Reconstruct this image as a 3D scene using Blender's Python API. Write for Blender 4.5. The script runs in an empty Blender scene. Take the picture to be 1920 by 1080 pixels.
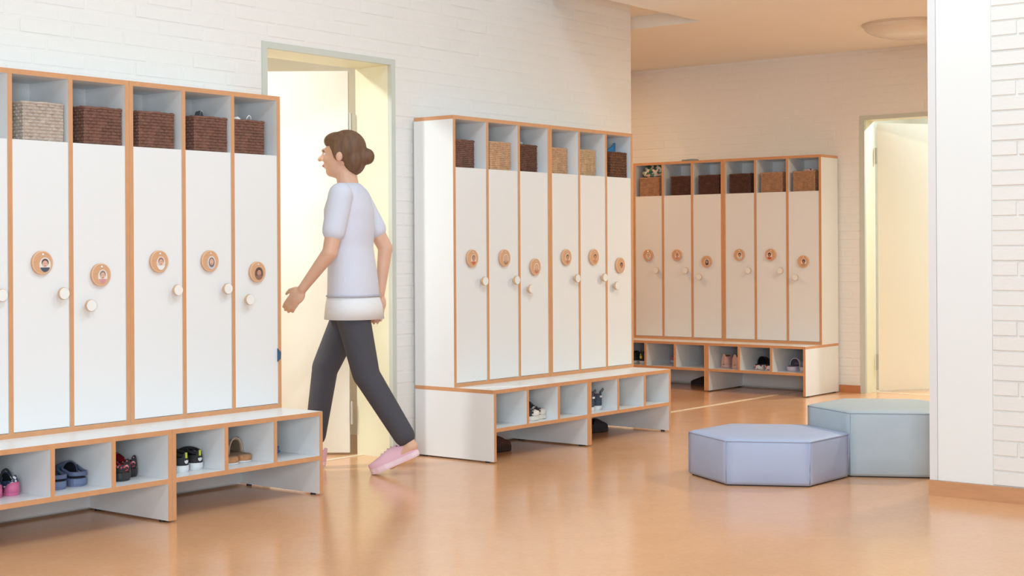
import bpy, bmesh, math, random
from mathutils import Vector, Matrix
random.seed(7)
PI = math.pi
SC = bpy.context.scene
COL = SC.collection

# ------------------------------------------------------------------ camera
def build_camera():
    f, py, yaw, roll = 2790.744, 472.477, 0.901043, -0.005491
    fwd = Vector((math.sin(yaw), math.cos(yaw), 0)); r = Vector((math.cos(yaw), -math.sin(yaw), 0)); up = Vector((0, 0, 1))
    r3 = r*math.cos(roll) + up*math.sin(roll); u3 = up*math.cos(roll) - r*math.sin(roll)
    cd = bpy.data.cameras.new('camera'); cam = bpy.data.objects.new('camera', cd); COL.objects.link(cam)
    cd.sensor_fit = 'HORIZONTAL'; cd.sensor_width = 36.0; cd.lens = f/1920*36.0
    cd.shift_y = (py-540)/1920; cd.clip_end = 200
    m = Matrix((( r3.x, u3.x, -fwd.x, -2.8712), (r3.y, u3.y, -fwd.y, -5.2113), (r3.z, u3.z, -fwd.z, 1.0521), (0, 0, 0, 1)))
    cam.matrix_world = m
    SC.camera = cam
build_camera()

# ------------------------------------------------------------------ light
SC.view_settings.view_transform = 'Standard'
SC.view_settings.look = 'None'
SC.view_settings.gamma = 1.0
SC.view_settings.use_curve_mapping = False
SC.view_settings.exposure = 0.0
w = bpy.data.worlds.new('daylight'); SC.world = w; w.use_nodes = True
w.node_tree.nodes['Background'].inputs[0].default_value = (0.83, 0.94, 1.0, 1)
w.node_tree.nodes['Background'].inputs[1].default_value = 0.25

def area(name, loc, size, energy, color, target=None, sy=None):
    l = bpy.data.lights.new(name, 'AREA'); l.energy = energy; l.color = color
    l.shape = 'RECTANGLE' if sy else 'DISK'; l.size = size
    if sy: l.size_y = sy
    o = bpy.data.objects.new(name, l); COL.objects.link(o); o.location = loc
    if target is not None:
        o.rotation_euler = (Vector(target)-Vector(loc)).to_track_quat('-Z', 'Y').to_euler()
    return o
area('ceiling_light_main', (-0.5, -3.6, 4.1), 0.30, 58, (0.64, 0.86, 1.0))
area('fill_light_hall', (2.0, -2.7, 4.1), 1.2, 52, (0.66, 0.87, 1.0))  # added overhead fill, brightens the middle row and the floor
area('fill_light_rear', (5.7, -2.75, 2.49), 0.4, 58, (1.0, 0.97, 0.74))  # added fill, out of view behind the wall end, brightens the far row

area('fill_light_viewer', (-4.05, -6.15, 1.45), 2.6, 238, (0.79, 0.92, 1.0), (2.5, -.3, 1.2), 1.8)  # added fill from the viewer's side, lifts the dark locker compartments
area('fill_light_corridor', (6.1, 1.9, 2.49), 0.4, 15, (1.0, 0.65, 0.35))  # added warm fill for the corridor, no lamp known there

# ------------------------------------------------------------------ materials
def lin(c):
    return tuple(((v/255)/12.92 if v/255 <= .04045 else ((v/255+.055)/1.055)**2.4) for v in c)
MATS = {}
def mat(name, rgb, rough=.5, var=0.0, scale=30, bump=0.0, bscale=None, spec=.5, rgb2=None, stretch=(1, 1, 1), coat=0, metal=0, sheen=0):
    if name in MATS: return MATS[name]
    m = bpy.data.materials.new(name); m.use_nodes = True; nt = m.node_tree; b = nt.nodes['Principled BSDF']
    c = lin(rgb); b.inputs['Base Color'].default_value = (*c, 1); b.inputs['Roughness'].default_value = rough
    b.inputs['Specular IOR Level'].default_value = spec; b.inputs['Metallic'].default_value = metal
    b.inputs['Coat Weight'].default_value = coat; b.inputs['Coat Roughness'].default_value = .12
    b.inputs['Sheen Weight'].default_value = sheen
    tc = nt.nodes.new('ShaderNodeTexCoord'); mp = nt.nodes.new('ShaderNodeMapping'); mp.inputs['Scale'].default_value = stretch
    nt.links.new(tc.outputs['Object'], mp.inputs['Vector'])
    if var > 0 or rgb2:
        n = nt.nodes.new('ShaderNodeTexNoise'); n.inputs['Scale'].default_value = scale; n.inputs['Detail'].default_value = 4
        nt.links.new(mp.outputs[0], n.inputs['Vector'])
        r = nt.nodes.new('ShaderNodeValToRGB'); e = r.color_ramp.elements
        c2 = lin(rgb2) if rgb2 else tuple(max(0, v*(1-var)) for v in c)
        c1 = c if rgb2 else tuple(min(1, v*(1+var)) for v in c)
        e[0].position = .3; e[0].color = (*c2, 1); e[1].position = .7; e[1].color = (*c1, 1)
        nt.links.new(n.outputs['Fac'], r.inputs[0]); nt.links.new(r.outputs[0], b.inputs['Base Color'])
    if bump > 0:
        n2 = nt.nodes.new('ShaderNodeTexNoise'); n2.inputs['Scale'].default_value = bscale or scale*4; n2.inputs['Detail'].default_value = 3
        nt.links.new(mp.outputs[0], n2.inputs['Vector'])
        bp = nt.nodes.new('ShaderNodeBump'); bp.inputs['Strength'].default_value = bump; bp.inputs['Distance'].default_value = .004
        nt.links.new(n2.outputs['Fac'], bp.inputs['Height']); nt.links.new(bp.outputs[0], b.inputs['Normal'])
    MATS[name] = m
    return m
def patmat(name, cols, scale, rough=.6, rand=1.0):
    """fabric print: voronoi cells picking from a list of colours"""
    m = bpy.data.materials.new(name); m.use_nodes = True; nt = m.node_tree; b = nt.nodes['Principled BSDF']; b.inputs['Roughness'].default_value = rough
    tc = nt.nodes.new('ShaderNodeTexCoord'); v = nt.nodes.new('ShaderNodeTexVoronoi'); v.inputs['Scale'].default_value = scale
    nt.links.new(tc.outputs['Object'], v.inputs['Vector'])
    sp = nt.nodes.new('ShaderNodeSeparateColor'); nt.links.new(v.outputs['Color'], sp.inputs[0])
    r = nt.nodes.new('ShaderNodeValToRGB'); r.color_ramp.interpolation = 'CONSTANT'
    e = r.color_ramp.elements
    while len(e) < len(cols): e.new(.5)
    for i, c in enumerate(cols): e[i].position = i/len(cols); e[i].color = (*lin(c), 1)
    nt.links.new(sp.outputs[0], r.inputs[0]); nt.links.new(r.outputs[0], b.inputs['Base Color'])
    return m
M_brick = mat('painted_brick', (238, 233, 228), .55, bump=.25, bscale=90, var=.012, scale=12)
M_plaster = mat('white_plaster', (240, 238, 236), .5, bump=.05, bscale=60)
M_ceil = mat('ceiling_paint', (247, 243, 236), .8)
M_lam = mat('white_laminate', (236, 236, 237), .32)
M_beech = mat('beech_edge', (212, 154, 110), .42, var=.04, scale=5, stretch=(6, 6, 3))
M_base = mat('wood_skirting', (205, 150, 108), .45, var=.08, scale=6, stretch=(1, 1, 8))
M_baseo = mat('orange_skirting', (196, 126, 80), .45)
M_frame = mat('door_frame_grey', (206, 208, 198), .45)
M_reveal = mat('door_reveal_cream', (240, 234, 204), .5)
M_leaf = mat('door_leaf_cream', (243, 236, 222), .45)
M_black = mat('black_rubber', (28, 27, 27), .6)
M_metal = mat('hinge_metal', (190, 185, 175), .35, metal=.8)
M_knob = mat('knob_side', (214, 180, 150), .45)
M_knobf = mat('knob_face', (240, 239, 236), .4)
M_badge = mat('badge_wood', (216, 166, 128), .5, var=.06, scale=25, stretch=(1, 1, 5))
M_badgel = mat('badge_rim', (226, 184, 150), .5)
M_print = mat('photo_paper', (236, 228, 222), .35)
M_strip = mat('floor_strip', (236, 214, 184), .4)

def floor_mat():
    m = bpy.data.materials.new('linoleum'); m.use_nodes = True; nt = m.node_tree; b = nt.nodes['Principled BSDF']
    tc = nt.nodes.new('ShaderNodeTexCoord'); mp = nt.nodes.new('ShaderNodeMapping'); mp.inputs['Scale'].default_value = (1, 1, 1)
    nt.links.new(tc.outputs['Object'], mp.inputs[0])
    n = nt.nodes.new('ShaderNodeTexNoise'); n.inputs['Scale'].default_value = 5; n.inputs['Detail'].default_value = 8; n.inputs['Roughness'].default_value = .7; n.inputs['Distortion'].default_value = .8
    n2 = nt.nodes.new('ShaderNodeTexNoise'); n2.inputs['Scale'].default_value = 45; n2.inputs['Detail'].default_value = 5
    nt.links.new(mp.outputs[0], n.inputs['Vector']); nt.links.new(mp.outputs[0], n2.inputs['Vector'])
    ad = nt.nodes.new('ShaderNodeMix'); ad.data_type = 'FLOAT'; ad.inputs[0].default_value = .5
    nt.links.new(n.outputs['Fac'], ad.inputs[2]); nt.links.new(n2.outputs['Fac'], ad.inputs[3])
    r = nt.nodes.new('ShaderNodeValToRGB'); e = r.color_ramp.elements
    e[0].position = .32; e[0].color = (*lin((222, 164, 118)), 1); e[1].position = .68; e[1].color = (*lin((231, 175, 131)), 1)
    nt.links.new(ad.outputs[0], r.inputs[0]); nt.links.new(r.outputs[0], b.inputs['Base Color'])
    rr = nt.nodes.new('ShaderNodeMapRange'); rr.inputs[3].default_value = .14; rr.inputs[4].default_value = .22
    nt.links.new(n.outputs['Fac'], rr.inputs[0]); nt.links.new(rr.outputs[0], b.inputs['Roughness'])
    b.inputs['Specular IOR Level'].default_value = .75
    bp = nt.nodes.new('ShaderNodeBump'); bp.inputs['Strength'].default_value = .03; bp.inputs['Distance'].default_value = .01
    nt.links.new(n.outputs['Fac'], bp.inputs['Height']); nt.links.new(bp.outputs[0], b.inputs['Normal'])
    return m
M_floor = floor_mat()

# ------------------------------------------------------------------ mesh helpers
class MB:
    def __init__(s): s.v = []; s.f = []; s.m = []
    def add(s, vs, fs, mi=0):
        k = len(s.v); s.v += [tuple(p) for p in vs]; s.f += [tuple(i+k for i in f) for f in fs]; s.m += [mi]*len(fs); return s
    def box(s, lo, hi, mi=0):
        x0, y0, z0 = lo; x1, y1, z1 = hi
        return s.add([(x0, y0, z0), (x1, y0, z0), (x1, y1, z0), (x0, y1, z0), (x0, y0, z1), (x1, y0, z1), (x1, y1, z1), (x0, y1, z1)],
                     [(0, 3, 2, 1), (4, 5, 6, 7), (0, 1, 5, 4), (1, 2, 6, 5), (2, 3, 7, 6), (3, 0, 4, 7)], mi)
    def lathe(s, prof, n, origin=(0, 0, 0), axis='z', mi=0, mis=None, cap0=True, cap1=True):
        """prof: (radius, height) list"""
        vs = []
        for r, h in prof:
            for i in range(n):
                a = 2*PI*i/n; c, d = r*math.cos(a), r*math.sin(a)
                p = (c, d, h) if axis == 'z' else ((c, -h, d) if axis == '-y' else (h, c, d))
                vs.append((p[0]+origin[0], p[1]+origin[1], p[2]+origin[2]))
        flip = False
        k = len(s.v); s.v += vs
        for j in range(len(prof)-1):
            for i in range(n):
                i2 = (i+1) % n
                s.f.append((k+j*n+i, k+j*n+i2, k+(j+1)*n+i2, k+(j+1)*n+i)); s.m.append(mis[j] if mis else mi)
        if cap0: s.f.append(tuple(k+i for i in reversed(range(n)))); s.m.append(mis[0] if mis else mi)
        if cap1: s.f.append(tuple(k+(len(prof)-1)*n+i for i in range(n))); s.m.append(mis[-1] if mis else mi)
        return s
    def capsule(s, a, b, ra, rb, n=12, mi=0):
        a, b = Vector(a), Vector(b); d = (b-a)
        L = d.length; q = (d/L if L > 1e-6 else Vector((0, 0, 1))).to_track_quat('Z', 'Y')
        prof = []
        for i in range(5): t = -PI/2+PI/2*i/4.0; prof.append((max(ra*math.cos(t), ra*.02), ra*math.sin(t)))
        for i in range(5): t = PI/2*i/4.0; prof.append((max(rb*math.cos(t), rb*.02), L+rb*math.sin(t)))
        t = MB(); t.lathe(prof, n)
        s.add([a+q@Vector(p) for p in t.v], t.f, mi); return s
    def ellipsoid(s, c, r, n=20, rot=None, mi=0):
        prof = [(max(math.cos(-PI/2+PI*i/12), .01), math.sin(-PI/2+PI*i/12)) for i in range(13)]
        t = MB(); t.lathe(prof, n); R = rot or Matrix.Identity(3)
        s.add([Vector(c)+R@Vector((p[0]*r[0], p[1]*r[1], p[2]*r[2])) for p in t.v], t.f, mi); return s
    def loft(s, rings, n=20, mi=0, pw=1.0):
        """rings: (center, rx, ry) horizontal ellipses"""
        vs = []
        for c, rx, ry in rings:
            for i in range(n):
                a = 2*PI*i/n; ca, sa = math.cos(a), math.sin(a)
                vs.append((c[0]+rx*math.copysign(abs(ca)**pw, ca), c[1]+ry*math.copysign(abs(sa)**pw, sa), c[2]))
        fs = []
        for j in range(len(rings)-1):
            for i in range(n): fs.append((j*n+i, j*n+(i+1) % n, (j+1)*n+(i+1) % n, (j+1)*n+i))
        fs.append(tuple(reversed(range(n)))); fs.append(tuple((len(rings)-1)*n+i for i in range(n)))
        return s.add(vs, fs, mi)
    def tube(s, pts, r, n=8, mi=0, closed=False):
        pts = [Vector(p) for p in pts]; N = len(pts); vs = []
        for i, p in enumerate(pts):
            d = (pts[(i+1) % N]-pts[i-1]) if closed else (pts[min(i+1, N-1)]-pts[max(i-1, 0)])
            q = d.normalized().to_track_quat('Z', 'Y')
            rr = r[i] if isinstance(r, (list, tuple)) else r
            for k in range(n): a = 2*PI*k/n; vs.append(p+q@Vector((rr*math.cos(a), rr*math.sin(a), 0)))
        fs = []
        for j in range(N if closed else N-1):
            j2 = (j+1) % N
            for k in range(n): fs.append((j*n+k, j*n+(k+1) % n, j2*n+(k+1) % n, j2*n+k))
        if not closed: fs += [tuple(reversed(range(n))), tuple((N-1)*n+k for k in range(n))]
        return s.add(vs, fs, mi)
    def mesh(s, name, mats, smooth=False, recalc=True):
        me = bpy.data.meshes.new(name); me.from_pydata(s.v, [], s.f)
        for m in (mats if isinstance(mats, (list, tuple)) else [mats]): me.materials.append(m)
        me.polygons.foreach_set('material_index', s.m)
        if recalc:
            bm = bmesh.new(); bm.from_mesh(me); bmesh.ops.recalc_face_normals(bm, faces=bm.faces); bm.to_mesh(me); bm.free()
        if smooth: me.polygons.foreach_set('use_smooth', [True]*len(me.polygons))
        me.update(); return me
    def build(s, name, mats, parent=None, smooth=False, loc=None, recalc=True):
        return link(name, s.mesh(name, mats, smooth, recalc), parent, loc)
def link(name, me, parent=None, loc=None):
    o = bpy.data.objects.new(name, me); COL.objects.link(o); o.parent = parent
    if loc is not None: o.location = loc
    return o
def thing(name, label, cat, loc=(0, 0, 0), rz=0, group=None):
    o = bpy.data.objects.new(name, None); COL.objects.link(o); o.location = loc; o.rotation_euler = (0, 0, rz); o.empty_display_size = .1
    return tag(o, label, cat, group)
def tag(o, label, cat, group=None):
    o['label'] = label; o['category'] = cat
    if group: o['group'] = group
    elif 'group' in o: del o['group']
    return o
KIDS = {}
def copy_tree(o, parent=None):
    c = o.copy(); COL.objects.link(c); c.parent = parent
    for ch in list(o.children): copy_tree(ch, c)
    return c
def struct(name, mb, m, parent=None, label=None):
    o = mb.build(name, m, parent)
    if parent is None:
        o['kind'] = 'structure'
        if label: o['label'] = label
    return o
def bevel(o, wd, seg=2, ang=.6):
    b = o.modifiers.new('bevel', 'BEVEL'); b.width = wd; b.segments = seg; b.limit_method = 'ANGLE'; b.angle_limit = ang
    return o
def shade(o): o.data.polygons.foreach_set('use_smooth', [True]*len(o.data.polygons)); return o
def bake(o, extra=()):
    """apply modifiers"""
    dg = bpy.context.evaluated_depsgraph_get(); dg.update()
    me = bpy.data.meshes.new_from_object(o.evaluated_get(dg)); o.modifiers.clear(); o.data = me; return o

# ------------------------------------------------------------------ dimensions found from the photograph
W, D, B, T, ZB, t = .8184, .2662, .5251, 1.75, .3644, .019
XA, XB, XW, YC = 1.6886, 2.8689, 7.2746, -.2588
OFF = .02
WALLX = XW + OFF
XEND = 4.922
ZC, ZR, ZH = 2.52, 2.60, 4.2
CW = (W-4*t)/3

# ------------------------------------------------------------------ setting
struct('floor', MB().box((-4.4, -7, -.1), (10.2, 4.2, 0)), M_floor, label='polished orange linoleum floor')
# left wall (parallel to the picture's long lockers) with door opening
DX0, DX1, DZ = 1.855, 2.732, 2.032
wl = struct('wall_left', MB().box((-4.4, 0, 0), (DX0, .25, ZR)).box((DX1, 0, 0), (XEND, .25, ZR)).box((DX0, 0, DZ), (DX1, .25, ZR)).box((-4.4, 0, ZR), (4.2, .25, ZH)), M_brick, label='white painted brick wall behind the lockers')
# back wall
EY0, EY1 = -.447, -1.34
wb = struct('wall_back', MB().box((WALLX, EY0, 0), (WALLX+.16, 4.2, ZC+.2)).box((WALLX, -7, 0), (WALLX+.16, EY1, ZC+.2)).box((WALLX, EY1, 2.02), (WALLX+.16, EY0, ZC+.2)), M_brick, label='painted brick wall behind the far lockers')
# right wall stub
PX, PY = 3.25, -2.647
wr = struct('wall_right', MB().box((PX+.004, -7, 0), (PX+.24, PY-.01, ZH)), M_brick, label='white painted brick wall end at right')
struct('plaster_edge', MB().box((PX, PY-.274, .066), (PX+.244, PY-.036, ZH)), M_plaster, wr)
struct('corner_profile', MB().box((PX-.0025, PY-.0345, .066), (PX+.24, PY, ZC-.001)), mat('corner_profile', (232, 228, 228), .4), wr)
struct('wall_corridor', MB().box((XEND, 4.1, 0), (WALLX, 4.2, ZC+.2)), M_brick)
struct('wall_corridor_side', MB().box((XEND-.24, .25, 0), (XEND, 4.1, ZC+.2)), M_brick)
# ceiling
struct('ceiling', MB().box((3.49, -7, ZC), (10.2, PY-.01, ZC+.2)).box((4.0, PY-.01, ZC), (10.2, -.262, ZC+.2)).box((5.345, -.262, ZC), (10.2, 4.2, ZC+.2)).box((4.0, -.262, ZR), (5.345, 4.2, ZR+.12)).box((.0, .25, ZR), (4.0, 4.2, ZR+.12)), M_ceil, label='plain ceiling with a raised strip along the left wall')
struct('ceiling_hall_added', MB().box((-4.4, -7, ZH), (4.2, .25, ZH+.1)), M_ceil, label='unseen hall ceiling, added high to fit the key light')  # unseen, height made up so the key light can hang above
struct('wall_lintel', MB().box((4.0, PY-.01, ZC), (4.2, -.262, ZH)).box((4.0, -.262, ZR), (4.2, 0, ZH)).box((3.49, PY-.2, ZC), (4.2, PY-.01, ZH)), M_plaster, label='wall above the opening between hall and corridor')
# floor strip
struct('trim_1', MB().box((XEND, .002, 0), (XW-.02, .03, .0025)), M_strip, label='pale strip set across the orange floor')
# skirtings
struct('baseboard_right', MB().box((PX-.014, -7, 0), (PX, PY, .065)), M_base, label='pale wooden skirting along white wall end')
struct('baseboard_back', MB().box((WALLX-.014, -.42, 0), (WALLX, YC-.002, .056)), M_baseo, label='short orange wooden skirting beside far lockers')
struct('baseboard_left', MB().box((2.755, -.014, 0), (2.86, 0, .056)), M_baseo)

# made-up window frame, added to stand behind the fill light
def frame_behind_fill():
    d = (Vector((2.5, -.3, 1.45))-Vector((-4.05, -6.15, 1.45))).normalized(); c = Vector((-4.05, -6.15, 1.45))-d*.08
    m = MB()
    for x0, x1, z0, z1 in ((-1.4, -1.32, -1.0, 1.0), (1.32, 1.4, -1.0, 1.0), (-.04, .04, -1.0, 1.0), (-1.32, 1.32, .92, 1.0), (-1.32, 1.32, -1.0, -.92)): m.box((x0, -.03, z0), (x1, .03, z1))
    m.box((-1.42, -.05, -1.45), (1.42, .05, -1.0))
    o = struct('fill_light_frame', m, M_plaster, label='white made-up window frame added behind the fill light'); o.location = c; o.rotation_euler = (0, 0, math.atan2(d.y, d.x)-PI/2)
frame_behind_fill()

# bricks --------------------------------------------------------------
BL, BH, JT = .25, .0625, .010
def brick_mesh(name, L, H, depth, ch):
    x, z = L/2, H/2; c = ch
    m = MB().add([(-x, 0, -z), (x, 0, -z), (x, 0, z), (-x, 0, z), (-x+c, -depth, -z+c), (x-c, -depth, -z+c), (x-c, -depth, z-c), (-x+c, -depth, z-c)],
                 [(0, 1, 5, 4), (1, 2, 6, 5), (2, 3, 7, 6), (3, 0, 4, 7), (4, 5, 6, 7)])
    me = m.mesh(name, M_brick)
    return me, m
def brick_wall(parent, length, height, place, keep, limit, depth, skip, rz=0, ch=.003, JT=.010, offs=(.0, .125, .0625, .1875)):
    """place(s, z) -> world position of a point at run s, height z on the face"""
    full, fm = brick_mesh('brick', BL-JT, BH-JT, depth, ch)
    rest = MB(); cnt = 0; cut = {}
    R = Matrix.Rotation(rz, 3, 'Z')
    for r in range(int(height/BH)):
        z = (r+.5)*BH
        s = -offs[r % len(offs)]
        while s < length:
            a, b = max(s, 0), min(s+BL-JT, length); s += BL
            for a2, b2 in skip(a, b, z):
                L = round(b2-a2, 3)
                if L < .02: continue
                c = (a2+b2)/2; p = Vector(place(c, z)); pr = random.uniform(-.0008, .0008)
                p += R @ Vector((0, pr, 0))
                if abs(L-(BL-JT)) < .002: me, mm = full, fm
                else:
                    if L not in cut: cut[L] = brick_mesh('brick', L, BH-JT, depth, ch)
                    me, mm = cut[L]
                if keep(c, z) and cnt < limit:
                    o = link('brick', me, parent, p); o.rotation_euler = (random.uniform(-.006, .006), 0, rz+random.uniform(-.002, .002)); cnt += 1
                else:
                    rest.add([R@Vector(v)+p for v in mm.v], mm.f)
    if rest.v:
        o = rest.build('brick_courses', M_brick, parent); o['kind'] = 'stuff'
    return cnt
def skip_left(a, b, z):
    # world x = -0.5 + s
    x0, x1 = a-.5, b-.5; fx0, fx1 = 1.839, 2.746
    if z-BH/2 > 2.05: return [(a, b)]
    out = []
    if x0 < fx0: out.append((a, min(b, fx0+.5)))
    if x1 > fx1: out.append((max(a, fx1+.5), b))
    return out
def keep_left(c, z):
    x = c-.5
    if z < 1.72: return 2.74 < x < 2.92
    if x < .35: return False
    return z < 2.06+(x-.47)*.127+.07 and z < 2.57
n1 = brick_wall(wl, XEND+.5, ZR, lambda s, z: (-.5+s, 0, z), keep_left, 300, .0012, skip_left)
def skip_back(a, b, z):
    # s runs from y=3.2 downwards
    y0, y1 = 3.2-a, 3.2-b
    if z-BH/2 > 2.045: return [(a, b)]
    if y0 <= -.428: return []
    return [(a, min(b, 3.2+.428))]
n2 = brick_wall(wb, 3.2+.43+1.2, ZC, lambda s, z: (WALLX, 3.2-s, z), lambda c, z: (3.2-c < 1.72 and z > 1.72) or (3.2-c < -.24 and z > .06), 300, .0014, skip_back, rz=-PI/2)
# right wall stub bricks: s runs from the plaster edge towards the viewer
n3 = brick_wall(wr, 2.6, ZC, lambda s, z: (PX+.004, PY-.276-s, z+.065), lambda c, z: c < .42, 300, .006, lambda a, b, z: [(a, b)] if z < ZC-.1 else [], rz=-PI/2, ch=.0022, JT=.0065, offs=(.0, .04, .14, .02, .06, .0, .135, .03))

# doors -----------------------------------------------------------------
def door_left():
    fr = MB()
    # profile: face strip on the wall and lining through the wall thickness
    for (x0, x1, z0, z1) in ((1.839, 1.872, 0, 2.042), (2.716, 2.746, 0, 2.042), (1.872, 2.716, 2.012, 2.042)):
        fr.box((x0, -.006, z0), (x1, .02, z1))
    o = struct('door_1', fr, M_frame, label='grey steel door frame around the lit doorway beside left lockers')
    struct('reveal', MB().box((1.855, .02, 0), (1.872, .25, 2.012)).box((2.716, .02, 0), (2.732, .25, 2.012)).box((1.855, .02, 2.012), (2.732, .25, 2.03)), M_reveal, o)
    hx, hy = 2.703, .275; ang = math.atan2(.784, -.62)
    lf = struct('door_leaf', MB().box((.01, -.02, .012), (.86, .02, 2.0)), M_leaf, o); lf.location = (hx, hy, 0); lf.rotation_euler = (0, 0, ang)
    for z in (.22, 1.72):
        h = MB().lathe([(.009, -.06), (.009, .06)], 10, (0, 0, z)).build('hinge', M_metal, lf); h.location = (-.002, .022, 0)
    struct('door_threshold', MB().box((1.855, .2, 0), (2.732, .235, .002)), M_strip, o)
    # room beyond
    struct('wall_room_1', MB().box((.1, .25, 0), (.2, 3.0, ZR)).box((3.3, .25, 0), (3.4, 3.0, ZR)).box((.2, 2.9, 0), (3.3, 3.0, ZR)), mat('room_wall', (240, 234, 218), .7))
door_left()
def door_back():
    x = WALLX
    fr = MB()
    for (y0, y1, z0, z1) in ((-.466, -.428, 0, 2.036), (-1.36, -1.322, 0, 2.036), (-1.322, -.466, 2.006, 2.036)):
        fr.box((x-.006, y0, z0), (x+.02, y1, z1))
    o = struct('door_2', fr, M_frame, label='grey steel door frame at right beside far lockers')
    struct('reveal', MB().box((x+.02, -.466, 0), (x+.16, -.447, 2.006)).box((x+.02, -1.34, 0), (x+.16, -1.322, 2.006)).box((x+.02, -1.34, 2.006), (x+.16, -.447, 2.024)), M_reveal, o)
    lf = struct('door_leaf', MB().box((.01, -.02, .012), (.86, .02, 1.995)), M_leaf, o)
    lf.location = (x+.185, -.462, 0); lf.rotation_euler = (0, 0, math.atan2(-.57, .82))
    for z in (.22, 1.75):
        h = MB().lathe([(.009, -.06), (.009, .06)], 10, (0, 0, z)).build('hinge', M_metal, lf); h.location = (-.006, -.024, 0)
    struct('door_threshold', MB().box((x+.12, -1.34, 0), (x+.155, -.447, .002)), M_strip, o)
    struct('wall_room_2', MB().box((x+.16, .35, 0), (10.1, .45, ZC)).box((10.0, -2.9, 0), (10.1, .35, ZC)).box((x+.16, -3.0, 0), (10.1, -2.9, ZC)), mat('room_wall', (240, 234, 218), .7))
door_back()
# lamps of the two lit rooms: glass domes with a lamp inside
def room_lamp(name, loc, energy, color, label):
    o = thing(name, label, 'lamp', loc)
    MB().lathe([(.12, 0), (.12, -.02)], 24).build('mounting_plate', M_plaster, o)
    l = bpy.data.lights.new('bulb', 'AREA'); l.shape = 'DISK'; l.size = .2; l.energy = energy; l.color = color
    b = bpy.data.objects.new('bulb', l); COL.objects.link(b); b.parent = o; b.location = (0, 0, -.035)
    return o
room_lamp('ceiling_lamp', (1.25, .80, 2.42), 45, (.90, 1.0, 1.0), 'ceiling lamp lighting the room through the left doorway')
room_lamp('ceiling_lamp', (8.35, -1.1, 2.48), 72, (.66, .88, 1.0), 'ceiling lamp lighting the room through the right doorway')

# ------------------------------------------------------------------ lockers and benches
def panel(parent, name, lo, hi, band='f'):
    o = MB().box(lo, hi).build(name, M_lam, parent)
    e = .0009; m = MB()
    if 'f' in band: m.box((lo[0], lo[1]-e, lo[2]), (hi[0], lo[1], hi[2]))
    if 's' in band:
        m.box((lo[0]-e*.5, lo[1], lo[2]), (lo[0], hi[1], hi[2])); m.box((hi[0], lo[1], lo[2]), (hi[0]+e*.5, hi[1], hi[2]))
    if m.v: m.build('edge_band', M_beech, o)
    return o
G = .0007
def make_locker(label):
    u = thing('locker_unit', label, 'locker', group='beech edged locker units')
    z0, z1 = 0, T-ZB
    panel(u, 'top_panel', (G, -D, z1-t), (W-G, 0, z1), 'fs')
    panel(u, 'bottom_panel', (G, -D, 0), (W-G, 0, t), 'f')
    for x in (G, W-t-G): panel(u, 'side_panel', (x, -D, t), (x+t, 0, z1-t))
    for i in (1, 2):
        x = t+i*CW+(i-1)*t; panel(u, 'divider', (x, -D, t), (x+t, -.006, z1-t))
    MB().box((t, -.006, t), (W-t, -.001, z1-t)).build('back_panel', M_lam, u)
    zd = 1.486-ZB
    for i in range(3):
        x = t+i*(CW+t)
        MB().box((x, -D+.022, zd-.021), (x+CW, -.006, zd-.002)).build('shelf', M_lam, u)
        dr = MB().box((0, -.017, .0015+t+.0005), (CW-.003, 0, zd)).build('door', M_lam, u, loc=(x+.0015, -D+.0185, 0))
        kx = [.204, .204+.0015, .062][i]; kz = (.902 if i < 2 else .852)-ZB
        MB().lathe([(.012, 0), (.012, .012), (.0215, .014), (.0235, .017), (.0235, .027), (.022, .029)], 24, (kx, -.017, kz), '-y', mis=[0, 0, 0, 0, 0, 1]).build('knob', [M_knob, M_knobf], dr, smooth=False)
    return u
def make_bench(label):
    u = thing('bench_unit', label, 'bench', group='shoe bench units under the lockers')
    panel(u, 'seat_panel', (G, -B, ZB-t), (W-G, 0, ZB), 'fs')
    panel(u, 'shoe_shelf', (t+G, -B, .154), (W-t-G, -.02, .173), 'f')
    for x in (G, W-t-G):
        panel(u, 'side_panel', (x, -B, .008), (x+t, 0, ZB-t))
        for y in (-B+.05, -.06): MB().lathe([(.012, 0), (.012, .008)], 12, (x+t/2, y, 0)).build('foot', M_black, u)
    for i in (1, 2):
        x = t+i*CW+(i-1)*t; panel(u, 'divider', (x, -B, .173), (x+t, -.02, ZB-t))
    MB().box((t, -.02, .012), (W-t, -.002, ZB-t)).build('back_panel', M_lam, u)
    return u
LK = ['white locker unit holding the grey taupe basket, at the left picture edge',
      'white locker unit with three brown baskets, left of the lit doorway',
      'white locker unit right of the lit doorway with its side panel showing',
      'white locker unit with a blue cloth in its last basket, right half of middle row',
      'white locker unit at the far back with a leaf-print cushion in its first basket',
      'white locker unit at the far back beside the right-hand doorway']
BK = ['white shoe bench holding blue clogs and red-lined clogs, at left picture edge',
      'white shoe bench holding black sneakers and tan cork mules, left of the doorway',
      'white shoe bench right of the doorway with a brown shoe beneath it',
      'white shoe bench holding navy high-top sneakers, right half of middle row',
      'white shoe bench at the far back, partly hidden behind the middle bench',
      'white shoe bench at the far back holding lilac clogs, beside the right doorway']
POS = [(XA-2*W, -OFF, 0), (XA-W, -OFF, 0), (XB, -OFF, 0), (XB+W, -OFF, 0), (XW, YC+2*W, -PI/2), (XW, YC+W, -PI/2)]
L0 = make_locker(LK[0]); B0 = make_bench(BK[0])
def place_units():
    for i, (x, y, rz) in enumerate(POS):
        a = L0 if i == 0 else copy_tree(L0); b = B0 if i == 0 else copy_tree(B0)
        a.location = (x, y, ZB); a.rotation_euler = (0, 0, rz); a['label'] = LK[i]
        b.location = (x, y, 0); b.rotation_euler = (0, 0, rz); b['label'] = BK[i]
place_units()
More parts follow.
